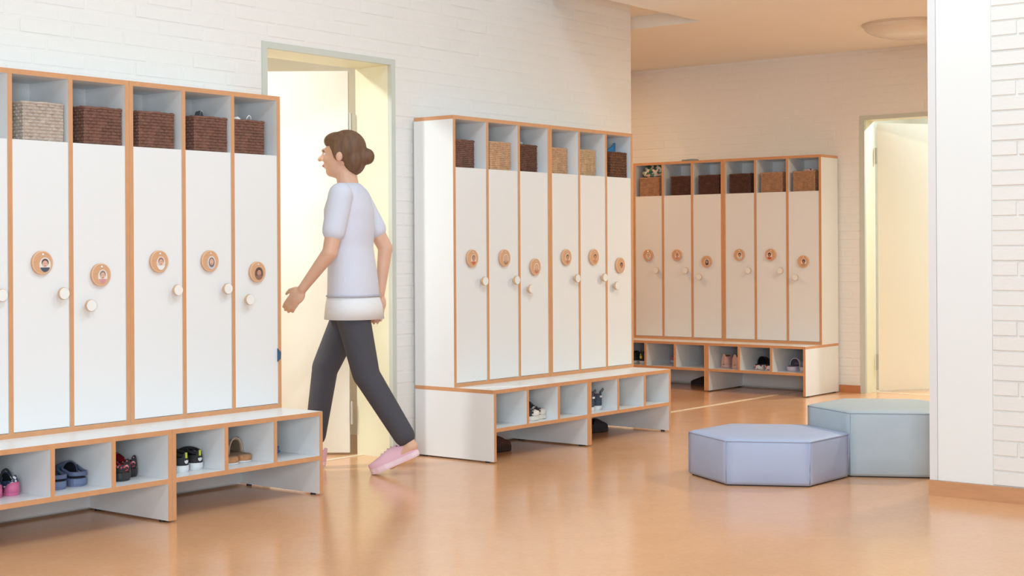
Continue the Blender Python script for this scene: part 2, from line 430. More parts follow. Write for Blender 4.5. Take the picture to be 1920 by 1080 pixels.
def U(i, p):
    """unit-local point -> world point"""
    x, y, rz = POS[i]
    return Vector((x, y, 0)) + Matrix.Rotation(rz, 3, 'Z') @ Vector(p)

# ------------------------------------------------------------------ photo badges
def ell(cx, cz, rx, rz, y, n=20, a0=0, a1=2*PI):
    return [(cx+rx*math.cos(a0+(a1-a0)*i/n), y, cz+rz*math.sin(a0+(a1-a0)*i/n)) for i in range(n)]
def flat(pts, mi=0):
    return MB().add(pts, [tuple(range(len(pts)))], mi)
def disc_slab(pts, th):
    n = len(pts); m = MB(); vs = [(p[0], p[1], p[2]) for p in pts]+[(p[0], p[1]-th, p[2]) for p in pts]
    return m.add(vs, [tuple(range(n)), tuple(range(n, 2*n))]+[(i, (i+1) % n, n+(i+1) % n, n+i) for i in range(n)])
ME_disc = MB().lathe([(.0435, 0), (.0455, .002), (.0455, .011), (.0425, .0125), (.0405, .0125), (.0395, .0118)], 40, (0, 0, 0), '-y', mis=[0, 0, 1, 1, 0, 0]).mesh('disc', [M_badge, M_badgel])
ME_pin = MB().lathe([(.0045, .0118), (.0045, .014), (.002, .0155)], 12, (.002, 0, .031), '-y').mesh('pin', mat('pin', (235, 235, 235), .25, metal=.6))
def badge(i, k, label, hair, face, shirt, back=(232, 224, 218), ox=.006, oz=-.007, long=False, rx=.022):
    x = t+CW/2+k*(CW+t)-.002; z = 1.021 if k < 2 else .971
    o = thing('photo_badge', label, 'badge', U(i, (x, -D+.0012, z)), POS[i][2], 'round photo badges on the locker doors')
    link('disc', ME_disc, o); link('pin', ME_pin, o)
    y = -.0120
    ph = disc_slab(ell(ox, oz, rx, .028, y), .0006).build('photo', mat('print_%d_%d_%d' % back, back, .35), o)
    y -= .0007
    def m(c): return mat('print_%d_%d_%d' % c, c, .4)
    # shoulders clipped to the oval, neck, hair, face
    pts = [(ox+rx*.93*math.cos(a), y, oz+.0275*math.sin(a)) for a in [PI*1.12+PI*.76*j/12 for j in range(13)]]
    pts += [(ox+rx*.5, y, oz-.010), (ox-rx*.5, y, oz-.010)]
    disc_slab(pts, .0003).build('shirt', m(shirt), ph)
    y -= .0004
    if long: disc_slab(ell(ox, oz+.001, rx*.72, .021, y), .0003).build('hair', m(hair), ph)
    else: disc_slab(ell(ox, oz+.009, rx*.62, .0145, y), .0003).build('hair', m(hair), ph)
    y -= .0004
    disc_slab(ell(ox-.0005, oz+.0035, rx*.48, .0125, y), .0003).build('face', m(face), ph)
    y -= .0004
    ft = MB()
    dk = m((96, 62, 50))
    for sx in (-1, 1): ft.add(ell(ox-.0005+sx*.0042, oz+.0065, .0017, .0011, y, 8), [tuple(range(8))])
    ft.add(ell(ox-.0005, oz-.0035, .0036, .0012, y, 8), [tuple(range(8))])
    ft.build('face_features', dk, ph)
SK1, SK2, SK3 = (226, 180, 158), (205, 150, 124), (180, 120, 92)
badge(0, 0, 'round wooden photo badge cut off at the left picture edge', (90, 66, 54), SK1, (180, 190, 200))
badge(0, 1, 'round wooden photo badge showing a child in a dark blue shirt, leftmost', (104, 86, 80), SK1, (78, 88, 104), (236, 226, 220), .010, -.008, rx=.025)
badge(0, 2, 'round wooden photo badge hung low, second from the left picture edge', (150, 128, 118), SK1, (214, 150, 150))
badge(1, 0, 'round wooden photo badge showing a child in a white top, third from left', (160, 120, 104), SK1, (236, 234, 232), (234, 214, 204))
badge(1, 1, 'round wooden photo badge showing a long-haired child, fourth from left', (140, 116, 112), SK1, (206, 206, 216), (226, 216, 214), long=True)
badge(1, 2, 'round wooden photo badge with a close-up dark-haired face, left of doorway', (88, 66, 58), (200, 148, 126), (150, 110, 96), (120, 92, 80), rx=.024)
badge(2, 0, 'first round photo badge of the middle row, right of the doorway', (150, 120, 92), SK2, (200, 110, 80), (232, 208, 186))
badge(2, 1, 'second round photo badge of the middle row', (196, 160, 140), SK1, (150, 120, 96), (228, 206, 192), long=True)
badge(2, 2, 'third round photo badge of the middle row, hung low', (190, 160, 128), SK1, (206, 110, 92), (232, 210, 190), long=True)
badge(3, 0, 'fourth round photo badge of the middle row, child with dark hair', (110, 84, 66), SK2, (200, 130, 100), (234, 208, 184))
badge(3, 1, 'fifth round photo badge of the middle row', (92, 70, 60), SK2, (206, 140, 110), (220, 178, 140))
badge(3, 2, 'sixth round photo badge of the middle row, hung low, black hair', (66, 48, 42), SK3, (206, 176, 160), (210, 170, 140))
badge(4, 0, 'first round photo badge of the far row, child with fair hair', (206, 176, 140), SK1, (196, 206, 210))
badge(4, 1, 'second round photo badge of the far row', (160, 110, 80), SK2, (206, 150, 120))
badge(4, 2, 'third round photo badge of the far row, hung low, long dark hair', (58, 40, 34), SK2, (206, 170, 150), long=True)
badge(5, 0, 'fourth round photo badge of the far row, child in pale shirt', (60, 46, 38), SK2, (200, 206, 204))
badge(5, 1, 'fifth round photo badge of the far row, black-haired child in red', (40, 28, 24), SK3, (190, 90, 60), ox=-.008)
badge(5, 2, 'sixth round photo badge of the far row, hung low beside right doorway', (56, 38, 32), SK3, (190, 150, 120))

# ------------------------------------------------------------------ baskets
KW, KD, KH = .181, .195, .152
def weave_mesh(name, rows, cw, seed):
    rnd = random.Random(seed); m = MB()
    x, y = KW/2, KD
    e = .0035
    # hollow inner box (walls 5 mm)
    m.box((-x+e, -y+e, 0), (x-e, -e, .006))
    for lo, hi in (((-x+e, -y+e, .006), (x-e, -y+e+.005, KH-.006)), ((-x+e, -e-.005, .006), (x-e, -e, KH-.006)),
                   ((-x+e, -y+e+.005, .006), (-x+e+.005, -e-.005, KH-.006)), ((x-e-.005, -y+e+.005, .006), (x-e, -e-.005, KH-.006))): m.box(lo, hi)
    rh = (KH-.012)/rows
    def side(length, fn):
        for r in range(rows):
            s = -(cw/2 if r % 2 else 0)
            while s < length:
                a, b = max(s, 0), min(s+cw, length); s += cw
                if b-a < .004: continue
                z0 = .003+r*rh+rnd.uniform(-.0006, .0006); z1 = z0+rh*.93
                h = .0035+rnd.uniform(-.0012, .0014)
                q = [(a+.0004, z0, 0), (b-.0004, z0, 0), (b-.0004, z1, 0), (a+.0004, z1, 0), (a+.003, z0+rh*.22, h), (b-.003, z0+rh*.22, h), (b-.003, z1-rh*.22, h), (a+.003, z1-rh*.22, h)]
                m.add([fn(*p) for p in q], [(0, 1, 5, 4), (1, 2, 6, 5), (2, 3, 7, 6), (3, 0, 4, 7), (4, 5, 6, 7)])
    L1, L2 = KW-2*e, KD-2*e
    side(L1, lambda s, z, h: (-x+e+s, -y+e-h, z)); side(L1, lambda s, z, h: (-x+e+s, -e+h, z))
    side(L2, lambda s, z, h: (-x+e-h, -y+e+s, z)); side(L2, lambda s, z, h: (x-e+h, -y+e+s, z))
    return m
def rim_mesh(seed):
    rnd = random.Random(seed); x, y = KW/2-.004, KD-.004; pts = []
    def seg(a, b, n):
        for i in range(n): f = i/n; pts.append((a[0]+(b[0]-a[0])*f, a[1]+(b[1]-a[1])*f, KH-.007+rnd.uniform(-.0015, .002)))
    seg((-x, -y), (x, -y), 14); seg((x, -y), (x, -.004), 16); seg((x, -.004), (-x, -.004), 14); seg((-x, -.004), (-x, -y), 16)
    m = MB(); m.tube(pts, [.0062+rnd.uniform(-.0012, .0012) for _ in pts], 6, closed=True); return m
W1 = weave_mesh('weave', 11, .027, 1); W2 = weave_mesh('weave', 14, .018, 2); W3 = weave_mesh('weave', 9, .02, 3); RM = rim_mesh(4)
bm_taupe = mat('basket_taupe', (188, 172, 160), .75, var=.16, scale=40)
bm_brown = mat('basket_brown', (120, 82, 68), .7, var=.22, scale=45)
bm_dark = mat('basket_dark', (104, 66, 50), .7, var=.24, scale=45)
bm_deep = mat('basket_deep_brown', (84, 52, 42), .7, var=.25, scale=45)
bm_tan = mat('basket_tan', (200, 160, 126), .75, var=.15, scale=45)
bm_straw = mat('basket_straw', (196, 164, 130), .75, var=.15, scale=45)
bm_rust = mat('basket_rust', (118, 72, 44), .7, rgb2=(72, 42, 28), scale=70)
bm_hazel = mat('basket_hazel', (176, 134, 104), .75, var=.16, scale=45)
WV = {}
def basket(i, right, label, m, w, rot=0.0, set_back=.008):
    """right = unit-local x of the front right corner"""
    key = (m.name, w)
    if key not in WV:
        src = (W1, W2, W3)[w]; WV[key] = (src.mesh('weave', m), RM.mesh('rim', m, True))
    loc = U(i, (right-KW/2, -D+set_back+KD, 1.4845+.0005))
    o = thing('basket', label, 'basket', loc, POS[i][2]+rot, 'woven storage baskets in the lockers')
    a = link('weave', WV[key][0], o); a['kind'] = 'stuff'; link('rim', WV[key][1], o)
    return o
basket(0, .520, 'grey taupe woven basket, leftmost in the picture', bm_taupe, 0)
basket(0, .793, 'brown woven basket beside the grey taupe basket', bm_brown, 0)
basket(1, .238, 'brown woven basket with nothing poking out, third from left', bm_brown, 0)
basket(1, .523, 'brown woven basket with a dark spotted item poking out', bm_brown, 0)
basket(1, .737, 'brown woven basket with white things poking out, left of the doorway', bm_brown, 0)
basket(2, .235, 'brown woven basket in the first middle locker, right of the doorway', bm_brown, 1, 0, .05)
basket(2, .487, 'pale tan woven basket between two brown ones in the middle row', bm_tan, 1, .03)
basket(2, .750, 'brown woven basket with a grey-green thing in it, middle row', bm_dark, 1, 0, .03)
basket(3, .240, 'tan woven basket in the fourth middle locker', bm_tan, 1, 0, .05)
basket(3, .480, 'straw-coloured woven basket in the fifth middle locker', bm_straw, 1, 0, .024)
basket(3, .772, 'chunky rust-brown woven basket holding a blue cloth, end of middle row', bm_rust, 2, .05)
basket(4, .236, 'hazel woven basket under a leaf-print cushion, first of the far row', bm_hazel, 1)
basket(4, .525, 'very dark woven basket, second of the far row', bm_deep, 1)
basket(4, .776, 'dark brown woven basket, third of the far row', bm_deep, 1)
basket(5, .230, 'dark brown woven basket, fourth of the far row', bm_deep, 1)
basket(5, .498, 'light hazel woven basket, fifth of the far row', bm_hazel, 1)
basket(5, .763, 'light hazel woven basket with pink cloth, last of the far row', bm_hazel, 1)

def lump(name, label, cat, loc, r, m, seed=1, amp=.25, fr=3.0, rz=0, n=28):
    from mathutils import noise
    mb = MB(); mb.ellipsoid((0, 0, 0), (1, 1, 1), n)
    vs = []
    for v in mb.v:
        v = Vector(v); k = 1+amp*noise.noise(v*fr+Vector((seed*7.1, seed*3.3, 0)))
        vs.append((v.x*r[0]*k, v.y*r[1]*k, v.z*r[2]*k))
    mb.v = vs
    o = mb.build(name, m, None, True, loc); o.rotation_euler = (0, 0, rz)
    return tag(o, label, cat)
ZK = 1.485+KH
lump('cushion', 'green, white and pink leaf-print cushion stuffed into far locker', 'cushion', U(4, (.145, -D+.10, ZK+.044)), (.105, .085, .056), patmat('leaf_print', [(38, 84, 74), (70, 120, 106), (214, 214, 204), (226, 190, 176), (54, 96, 88), (190, 206, 198)], 55), 3, .3, 2.0, -PI/2)
def leaf_tip():
    # dark rounded tip with pale dots around the edge
    n = 14; pts = [(-.022+.044*i/n, .030*math.sin(PI*(i/n)**.8)) for i in range(n+1)]
    m = MB(); vs = [(x, -.012, z) for x, z in pts]+[(x*1.0, .012, z*.85) for x, z in pts]
    k = n+1; m.add(vs, [tuple(range(k)), tuple(range(k, 2*k))]+[(i, i+1, k+i+1, k+i) for i in range(n)]+[(n, 0, k, 2*k-1)])
    o = m.build('slipper_tip', mat('dark_felt', (58, 60, 66), .8), None, False, U(1, (.41, -D+.06, ZK-.004))); o.rotation_euler = (0, 0, .4)
    dots = MB()
    for i in range(1, n, 1): dots.ellipsoid((pts[i][0]*.93, -.0125, pts[i][1]*.93), (.0013, .0008, .0013), 6)
    dots.build('trim_dots', mat('pale_dots', (210, 214, 216), .6), o)
    tag(o, 'dark spotted rounded tip poking out of the fourth brown basket', 'slipper')
leaf_tip()
def white_bits():
    pts = [(0, 0, 0), (.004, -.002, .012), (.012, -.004, .020), (.020, -.004, .016), (.026, 0, .004), (.03, .002, -.004)]
    o = MB().tube(pts, .0028, 8).build('strap', mat('white_cotton', (236, 234, 230), .8), None, True, U(1, (.665, -D+.05, ZK+.002)))
    tag(o, 'thin white strap loop rising from the basket left of the doorway', 'strap')
    lump('cloth', 'small white cloth tip in the basket left of the doorway', 'cloth', U(1, (.613, -D+.06, ZK-.001)), (.02, .02, .014), MATS['white_cotton'], 2, .5, 2)
white_bits()
lump('toy', 'small grey-green thing peeking out of brown middle basket', 'toy', U(2, (.625, -D+.06, ZK+.002)), (.022, .02, .015), patmat('grey_green_print', [(80, 100, 104), (150, 166, 168), (60, 66, 70)], 90), 5, .4, 2)
lump('cloth', 'pink and white cloth in the last basket of the far row', 'cloth', U(5, (.69, -D+.08, ZK+.000)), (.05, .05, .016), patmat('pink_print', [(226, 206, 204), (196, 120, 124), (90, 60, 60), (230, 214, 208)], 70), 6, .35, 3, -PI/2)
def blue_cloth():
    m = MB(); pts = [(-.075, 0, -.02), (.045, 0, -.02), (.045, 0, .058), (.036, 0, .056), (-.01, 0, .032), (-.06, 0, .012)]
    n = len(pts); th = .006
    m.add([(x, -th/2+.010*math.sin(x*40), z) for x, y, z in pts]+[(x, th/2+.010*math.sin(x*40), z) for x, y, z in pts],
          [tuple(range(n)), tuple(range(n, 2*n))]+[(i, (i+1) % n, n+(i+1) % n, n+i) for i in range(n)])
    o = m.build('blue_cloth', mat('bright_blue', (40, 140, 204), .5), None, False, U(3, (.735, -D+.09, ZK+.004)))
    tag(o, 'bright blue cloth corner standing in the end basket of the middle row', 'cloth')
blue_cloth()
lump('folded_cloth', 'flat grey-blue cloth lying on top of the far lockers', 'cloth', U(4, (.46, -.15, T+.010)), (.075, .06, .011), mat('grey_blue_cloth', (150, 166, 170), .8), 8, .25, 2, -PI/2)
def coat_corner():
    m = MB().add([(0, 0, -.03), (.007, -.012, -.018), (.009, -.014, .012), (0, 0, .03), (0, .004, -.03), (.008, -.006, -.018), (.010, -.008, .012), (0, .004, .03)],
                 [(0, 1, 2, 3), (7, 6, 5, 4), (0, 4, 5, 1), (1, 5, 6, 2), (2, 6, 7, 3), (3, 7, 4, 0)])
    o = m.build('coat_corner', mat('teal_coat', (60, 92, 116), .8), None, False, (XA-t-.004, -OFF-D-.001, .60))
    tag(o, 'tiny dark teal coat corner caught in the door edge left of the doorway', 'coat')
coat_corner()

# ------------------------------------------------------------------ shoes
def prof_w(u):
    # half width relative to W/2 along heel(0) -> toe(1)
    pts = [(0, .0), (.015, .34), (.05, .58), (.12, .74), (.3, .74), (.5, .84), (.68, 1.0), (.82, .94), (.92, .70), (.975, .40), (1, .0)]
    for (a, x), (b, y) in zip(pts, pts[1:]):
        if u <= b: f = (u-a)/(b-a); return x+(y-x)*f
    return 0
def interp(pts, u):
    for (a, x), (b, y) in zip(pts, pts[1:]):
        if u <= b: f = (u-a)/(b-a); f = f*f*(3-2*f); return x+(y-x)*f
    return pts[-1][1]
US = [0, .012, .03, .06, .11, .18, .26, .34, .42, .5, .58, .66, .74, .81, .87, .92, .96, .985, 1]
def sole_mesh(L, Wd, h, grow=1.05, lift=0, mi=0):
    m = MB(); n = len(US); lo, hi = [], []
    ring = [(prof_w(u)*Wd/2*grow, u*L) for u in US]
    outl = [(x, y) for x, y in ring]+[(-x, y) for x, y in reversed(ring[1:-1])]
    k = len(outl)
    def toe(y): return lift*max(0, (y/L-.75)/.25)**2
    vs = [(x*.95, y*.985+.004, toe(y)) for x, y in outl]+[(x, y, h*.35+toe(y)) for x, y in outl]+[(x, y, h+toe(y)) for x, y in outl]
    m.add(vs, [tuple(range(k)), tuple(range(2*k, 3*k))]+[(j*k+i, j*k+(i+1) % k, (j+1)*k+(i+1) % k, (j+1)*k+i) for j in range(2) for i in range(k)], mi)
    return m
def upper_mesh(L, Wd, zs, prof, u0, open_u, open_th, nth=16, lift=0, puff=.75):
    """prof: height along the shoe above the sole; faces over open_u range with angle above open_th are cut out"""
    m = MB(); us = [u for u in US if u >= u0]
    if us[0] > u0: us = [u0]+us
    for u in us:
        w_ = prof_w(u)*Wd/2; h = interp(prof, u)
        for k in range(nth+1):
            th = PI*k/nth; c, s_ = math.cos(th), math.sin(th)
            lf = lift*max(0, (u-.75)/.25)**2
            m.v.append((w_*math.copysign(abs(c)**puff, c), u*L, zs+h*s_**.8+lf))
    for j in range(len(us)-1):
        um = (us[j]+us[j+1])/2
        for k in range(nth):
            th = abs((k+.5)/nth-.5)*2     # 0 at the top, 1 at the sides
            if open_u and open_u[0] < um < open_u[1]:
                f = (um-open_u[0])/(open_u[1]-open_u[0]); lim = open_th*(1-max(0, (f-.55)/.45)**2)
                if th < lim: continue
            m.f.append((j*(nth+1)+k, (j+1)*(nth+1)+k, (j+1)*(nth+1)+k+1, j*(nth+1)+k+1)); m.m.append(0)
    return m
def solid(o, th, sub=1):
    s = o.modifiers.new('wall', 'SOLIDIFY'); s.thickness = th; s.offset = -1; s.material_offset = 1; s.use_rim = True
    if sub: q = o.modifiers.new('round', 'SUBSURF'); q.levels = q.render_levels = sub
    shade(o); return o
def shoe(label, loc, rz, kind, L, Wd, m_up, m_line, m_sole, sh=.02, extra=None, group=None, cat='shoe', lift=.004):
    o = thing({'shoe': 'shoe', 'clog': 'clog', 'mule': 'mule', 'slipper': 'slipper', 'boot': 'ankle_boot', 'canvas shoe': 'canvas_shoe', 'sneaker': 'sneaker'}[cat], label, cat, loc, rz, group)
    sole_mesh(L, Wd, sh, 1.06, lift).build('sole', m_sole, o, False)
    if kind == 'closed':
        up = upper_mesh(L, Wd, sh-.002, [(0, .056), (.1, .058), (.3, .048), (.5, .064), (.62, .056), (.8, .038), (1, .022)], 0, (.035, .46), .62, lift=lift)
    elif kind == 'high':
        up = upper_mesh(L, Wd, sh-.002, [(0, .085), (.1, .088), (.35, .086), (.5, .070), (.65, .050), (.8, .036), (1, .022)], 0, (.035, .44), .55, lift=lift)
    elif kind == 'clog':
        up = upper_mesh(L, Wd, sh-.002, [(0, .030), (.2, .024), (.36, .030), (.46, .062), (.62, .054), (.8, .040), (1, .022)], 0, (.03, .44), .75, lift=lift)
    else:
        up = upper_mesh(L, Wd, sh-.002, [(.40, .064), (.55, .060), (.7, .048), (.85, .036), (1, .020)], .42, None, 0, lift=lift)
    uo = up.build('upper', [m_up, m_line], o, True, recalc=False); solid(uo, .004)
    if kind in ('clog', 'mule'):
        ft = sole_mesh(L*.97, Wd*.9, .004, 1, 0); f = ft.build('footbed', m_line, o); f.location = (0, L*.012, sh-.001)
    if extra: extra(o, L, Wd, sh)
    return o
def on_heel(o, L, Wd, zs, h, th, u, d=.0016):
    """point on upper near the heel: th angle from the right side (0..pi)"""
    pass
def heel_tab(mt, z0, z1, w_=.008, y=-.0022):
    def f(o, L, Wd, sh):
        m = MB().box((-w_/2, y, sh+z0), (w_/2, y+.004, sh+z1)); m.build('heel_tab', mt, o)
    return f
def ext_sneaker(o, L, Wd, sh):
    lime = mat('lime_tab', (206, 220, 70), .5); refl = mat('reflective_patch', (216, 218, 220), .3)
    MB().box((-.004, -.0025, sh+.030), (.004, .0035, sh+.052)).build('heel_tab', lime, o)
    # pale heel mark: a small fan of three leaves
    m = MB()
    for a in (-.6, 0, .6):
        c = (math.sin(a)*.008, -.0026+abs(math.sin(a))*.0012, sh+.010+math.cos(a)*.005)
        m.ellipsoid(c, (.0042, .0012, .008), 10, Matrix.Rotation(a, 3, 'Y'))
    m.build('heel_mark', refl, o)
    # laces / collar pad
    pts = [(Wd*.30*math.cos(a), L*.25+L*.19*math.sin(a), sh+.047+.008*math.sin(a)) for a in [2*PI*i/20 for i in range(20)]]
    MB().tube(pts, .0065, 8, closed=True).build('collar', mat('black_pad', (34, 34, 36), .85), o, True)
    MB().tube([(-Wd*.40, L*.34, sh+.008), (-Wd*.37, L*.38, sh+.026), (-Wd*.3, L*.42, sh+.04)], .0016, 6).build('side_stripe', lime, o, True)
def ext_strap(mt):
    def f(o, L, Wd, sh):
        pts = [(Wd*.40*math.cos(a), L*.40+.004*math.sin(2*a), sh+.012+.056*math.sin(a)) for a in [PI*i/14 for i in range(15)]]
        MB().tube(pts, .0045, 8).build('strap', mt, o, True)
    return f
def ext_hightop(o, L, Wd, sh):
    wh = mat('white_trim', (232, 232, 234), .45)
    # pull loop
    MB().tube([(0, .004, sh+.080), (0, -.006, sh+.092), (0, -.012, sh+.098), (0, -.014, sh+.090), (0, -.004, sh+.076)], .0022, 6).build('pull_loop', mat('navy_web', (40, 48, 66), .7), o, True)
    # curved check-mark stroke on both sides
    for sx in (-1, 1):
        m = MB(); top, bot = [], []
        for i in range(13):
            f = i/12; y = L*(.16+.52*f); base = sh+.026-.012*math.sin(PI*min(1, f*1.6)*.62)+.0
            zc = sh+.046-.034*f+.020*(2*f-1)**2*(1 if f > .5 else .2); th = .0012+.0055*math.sin(PI*min(1, f*1.02))**1.2*(f)
            xs = sx*(prof_w(y/L)*Wd/2*math.cos(math.asin(min(.98, max(.02, ((zc-sh+.002)/interp([(0, .085), (.1, .088), (.35, .086), (.5, .070), (.65, .050), (.8, .036), (1, .022)], y/L)))**1.25)))**.75+.0016)
            top.append((xs, y, zc+th)); bot.append((xs, y, zc-th))
        n = len(top); m.add(top+bot, [(i, i+1, n+i+1, n+i) for i in range(n-1)])
        q = m.build('side_mark', wh, o); s = q.modifiers.new('thick', 'SOLIDIFY'); s.thickness = .0012; s.offset = 0
    MB().box((-.010, -.0024, sh+.046), (.010, .004, sh+.056)).build('heel_patch', wh, o)
    # laces
    m = MB()
    for j in range(4):
        y = L*(.46+.065*j); z = sh+[.072, .064, .055, .047][j]
        m.tube([(-Wd*.24, y, z-.008), (0, y-.003, z+.003), (Wd*.24, y, z-.008)], .0022, 6)
    m.build('laces', wh, o, True)
def ext_lace(col):
    mt = mat('lace_%d_%d_%d' % col, col, .7)
    def f(o, L, Wd, sh):
        m = MB()
        for j in range(4):
            y = L*(.50+.06*j); z = sh+interp([(.4, .056), (.5, .060), (.62, .052), (.8, .036)], y/L)
            m.tube([(-Wd*.24, y, z-.008), (0, y, z+.001), (Wd*.24, y, z-.008)], .0022, 6)
        m.build('laces', mt, o, True)
    return f
def both(*fs):
    def f(*a):
        for q in fs: q(*a)
    return f
ZS = .1735
def pos(i, x, dep, z=ZS): return U(i, (x, -B+dep, z))
R3 = POS[4][2]
m_navyprint = patmat('navy_star_print', [(52, 66, 96), (60, 76, 108), (44, 58, 88), (226, 224, 228), (70, 90, 120), (54, 68, 98)], 110)
m_pinkr = mat('pink_rubber', (232, 120, 164), .5); m_dkline = mat('dark_lining', (44, 44, 52), .9)
def ext_pinkheel(o, L, Wd, sh):
    m = MB(); us = [0, .012, .03, .06, .11, .18, .26]; n = 12
    for u in us:
        w_ = prof_w(u)*Wd/2*1.05+.001
        for k in range(n+1):
            f = k/n*2-1; hh = (.030-.024*(u/.26)**1.0)
            m.v.append((w_*f if u < .001 else math.copysign(w_, f) if abs(f) == 1 else w_*f, u*L-.0012, sh-.004+0))
    m.v = []; m.f = []
    side = []
    for sx in (-1, 1):
        for u in (us if sx == 1 else us[::-1]):
            if sx == -1 or u > 0 or True: side.append((sx*(prof_w(u)*Wd/2*1.05+.0012), u*L-.0014, u))
    lo = [(x, y, sh-.012) for x, y, u in side]; hi = [(x*.97, y+.001, sh-.004+.032*(1-(u/.26)**1.2)) for x, y, u in side]
    k = len(side); m.add(lo+hi, [(i, i+1, k+i+1, k+i) for i in range(k-1)])
    m.m = [0]*len(m.f)
    q = m.build('heel_cap', m_pinkr, o, True); s = q.modifiers.new('thick', 'SOLIDIFY'); s.thickness = .002
def heel_strap(mt):
    def f(o, L, Wd, sh):
        us = [.46, .38, .26, .18, .11, .06, .03, .012, 0]
        side = [(prof_w(u)*Wd/2*1.03, u*L) for u in us]+[(-prof_w(u)*Wd/2*1.03, u*L) for u in us[-2::-1]]
        k = len(side); zz = lambda y: .010+.016*max(0, (y/L-.2)/.26)
        lo = [(x, y-.001, sh+zz(y)) for x, y in side]; hi = [(x*.98, y-.001, sh+zz(y)+.016) for x, y in side]
        q = MB().add(lo+hi, [(i, i+1, k+i+1, k+i) for i in range(k-1)]).build('heel_strap', mt, o, True)
        m_ = q.modifiers.new('thick', 'SOLIDIFY'); m_.thickness = .004; m_.offset = 0
    return f
g = 'shoes standing in the bench cubbies'
shoe('pink and navy star-print child shoe, cut off at left picture edge', pos(0, .128, .115), .02, 'closed', .17, .068, m_navyprint, m_dkline, m_pinkr, .022, both(ext_pinkheel, ext_strap(mat('black_strap', (40, 40, 46), .7))), g)
shoe('pink and navy star-print child shoe nearest the blue clogs', pos(0, .205, .125), -.03, 'closed', .17, .068, m_navyprint, m_dkline, m_pinkr, .022, both(ext_pinkheel, ext_strap(MATS['black_strap'])), g)
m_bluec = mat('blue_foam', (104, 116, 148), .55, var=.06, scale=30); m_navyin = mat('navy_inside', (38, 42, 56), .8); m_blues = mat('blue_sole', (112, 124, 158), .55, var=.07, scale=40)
def ext_rim(mt):
    def f(o, L, Wd, sh):
        pts = [(Wd*.40*math.cos(a), L*.43, sh+.058*math.sin(a)**.8) for a in [PI*i/14 for i in range(15)]]
        MB().tube(pts, .0032, 8).build('opening_rim', mt, o, True)
    return f
shoe('left clog of the slate-blue foam pair in left bench', pos(0, .388, .105), .03, 'mule', .19, .090, m_bluec, m_navyin, m_blues, .030, both(heel_strap(m_bluec), ext_rim(mat('dark_blue_rim', (72, 80, 104), .6))), g, 'clog')
shoe('right clog of the slate-blue foam pair in left bench', pos(0, .483, .115), -.02, 'mule', .19, .090, m_bluec, m_navyin, m_blues, .030, both(heel_strap(m_bluec), ext_rim(MATS['dark_blue_rim'])), g, 'clog')
m_flor = patmat('black_flower_print', [(34, 32, 36), (40, 36, 40), (30, 30, 34), (206, 62, 84), (36, 34, 38), (38, 36, 40), (228, 150, 160), (34, 32, 36), (36, 34, 38), (32, 32, 36)], 130)
m_red = mat('red_felt', (190, 32, 52), .9); m_blks = mat('black_sole', (48, 46, 48), .5)
shoe('front red-lined black flower-print slipper in left bench', pos(0, .676, .085), .32, 'closed', .20, .096, m_flor, m_red, m_blks, .032, None, g, 'slipper')
shoe('rear red-lined black flower-print slipper in left bench', pos(0, .757, .15), .30, 'closed', .20, .096, m_flor, m_red, m_blks, .032, None, g, 'slipper')
m_blk = mat('black_mesh', (44, 44, 47), .8, bump=.3, bscale=300); m_wsole = mat('white_sole', (226, 227, 229), .45, var=.03, scale=60)
shoe('left black sneaker with white sole and lime tab', pos(1, .130, .075), .05, 'closed', .18, .078, m_blk, m_dkline, m_wsole, .028, ext_sneaker, g, 'sneaker')
shoe('right black sneaker with white sole and lime tab', pos(1, .214, .092), -.04, 'closed', .18, .078, m_blk, m_dkline, m_wsole, .028, ext_sneaker, g, 'sneaker')
m_tan = mat('tan_suede', (204, 178, 158), .85, var=.05, scale=40); m_cork = mat('cork', (190, 134, 92), .8, var=.18, scale=120); m_taup = mat('taupe_footbed', (160, 134, 112), .85)
def ext_mule(o, L, Wd, sh):
    pk = mat('pink_leather', (226, 168, 160), .6)
    pts = [(Wd*.43*math.cos(a), L*.42, sh+.066*math.sin(a)**.8) for a in [PI*i/14 for i in range(15)]]
    MB().tube(pts, .0036, 8).build('edge_roll', m_tan, o, True)
    m = MB().ellipsoid((Wd*.13, L*.45, sh+.066), (.006, .010, .003), 12); m.build('strap_eyelet', mat('eyelet_dark', (40, 34, 32), .6), o, True)
    MB().box((-Wd*.47, L*.44, sh), (-Wd*.43, L*.62, sh+.034)).build('side_panel', pk, o)
    q = sole_mesh(L*1.0, Wd, .007, 1.1, .004); q.build('outsole', m_wsole, o, loc=(0, 0, -.0005))
shoe('left tan cork-soled mule in bench beside the doorway', pos(1, .398, .085), .0, 'mule', .195, .083, m_tan, m_taup, m_cork, .030, ext_mule, g, 'mule')
shoe('right tan cork-soled mule in bench beside the doorway', pos(1, .481, .10), -.03, 'mule', .195, .083, m_tan, m_taup, m_cork, .030, ext_mule, g, 'mule')
def blue_clip():
    m = MB().ellipsoid((0, 0, .012), (.008, .008, .010), 12).ellipsoid((.006, -.003, .024), (.007, .007, .008), 12).ellipsoid((.012, 0, .006), (.009, .007, .006), 12)
    tag(m.build('trinket', mat('blue_plastic', (84, 124, 190), .4), None, True, pos(1, .745, .215)), 'tiny blue plastic thing in the last cubby of the left bench', 'trinket')
blue_clip()
shoe('pale sneaker almost hidden in first middle cubby', pos(2, .112, .11), .1, 'closed', .17, .072, mat('pale_canvas', (214, 218, 218), .8), m_dkline, m_wsole, .024, None, g, 'sneaker')
m_star = patmat('black_star_canvas', [(40, 36, 40), (46, 40, 44), (36, 34, 38), (222, 216, 212), (42, 38, 42)], 110)
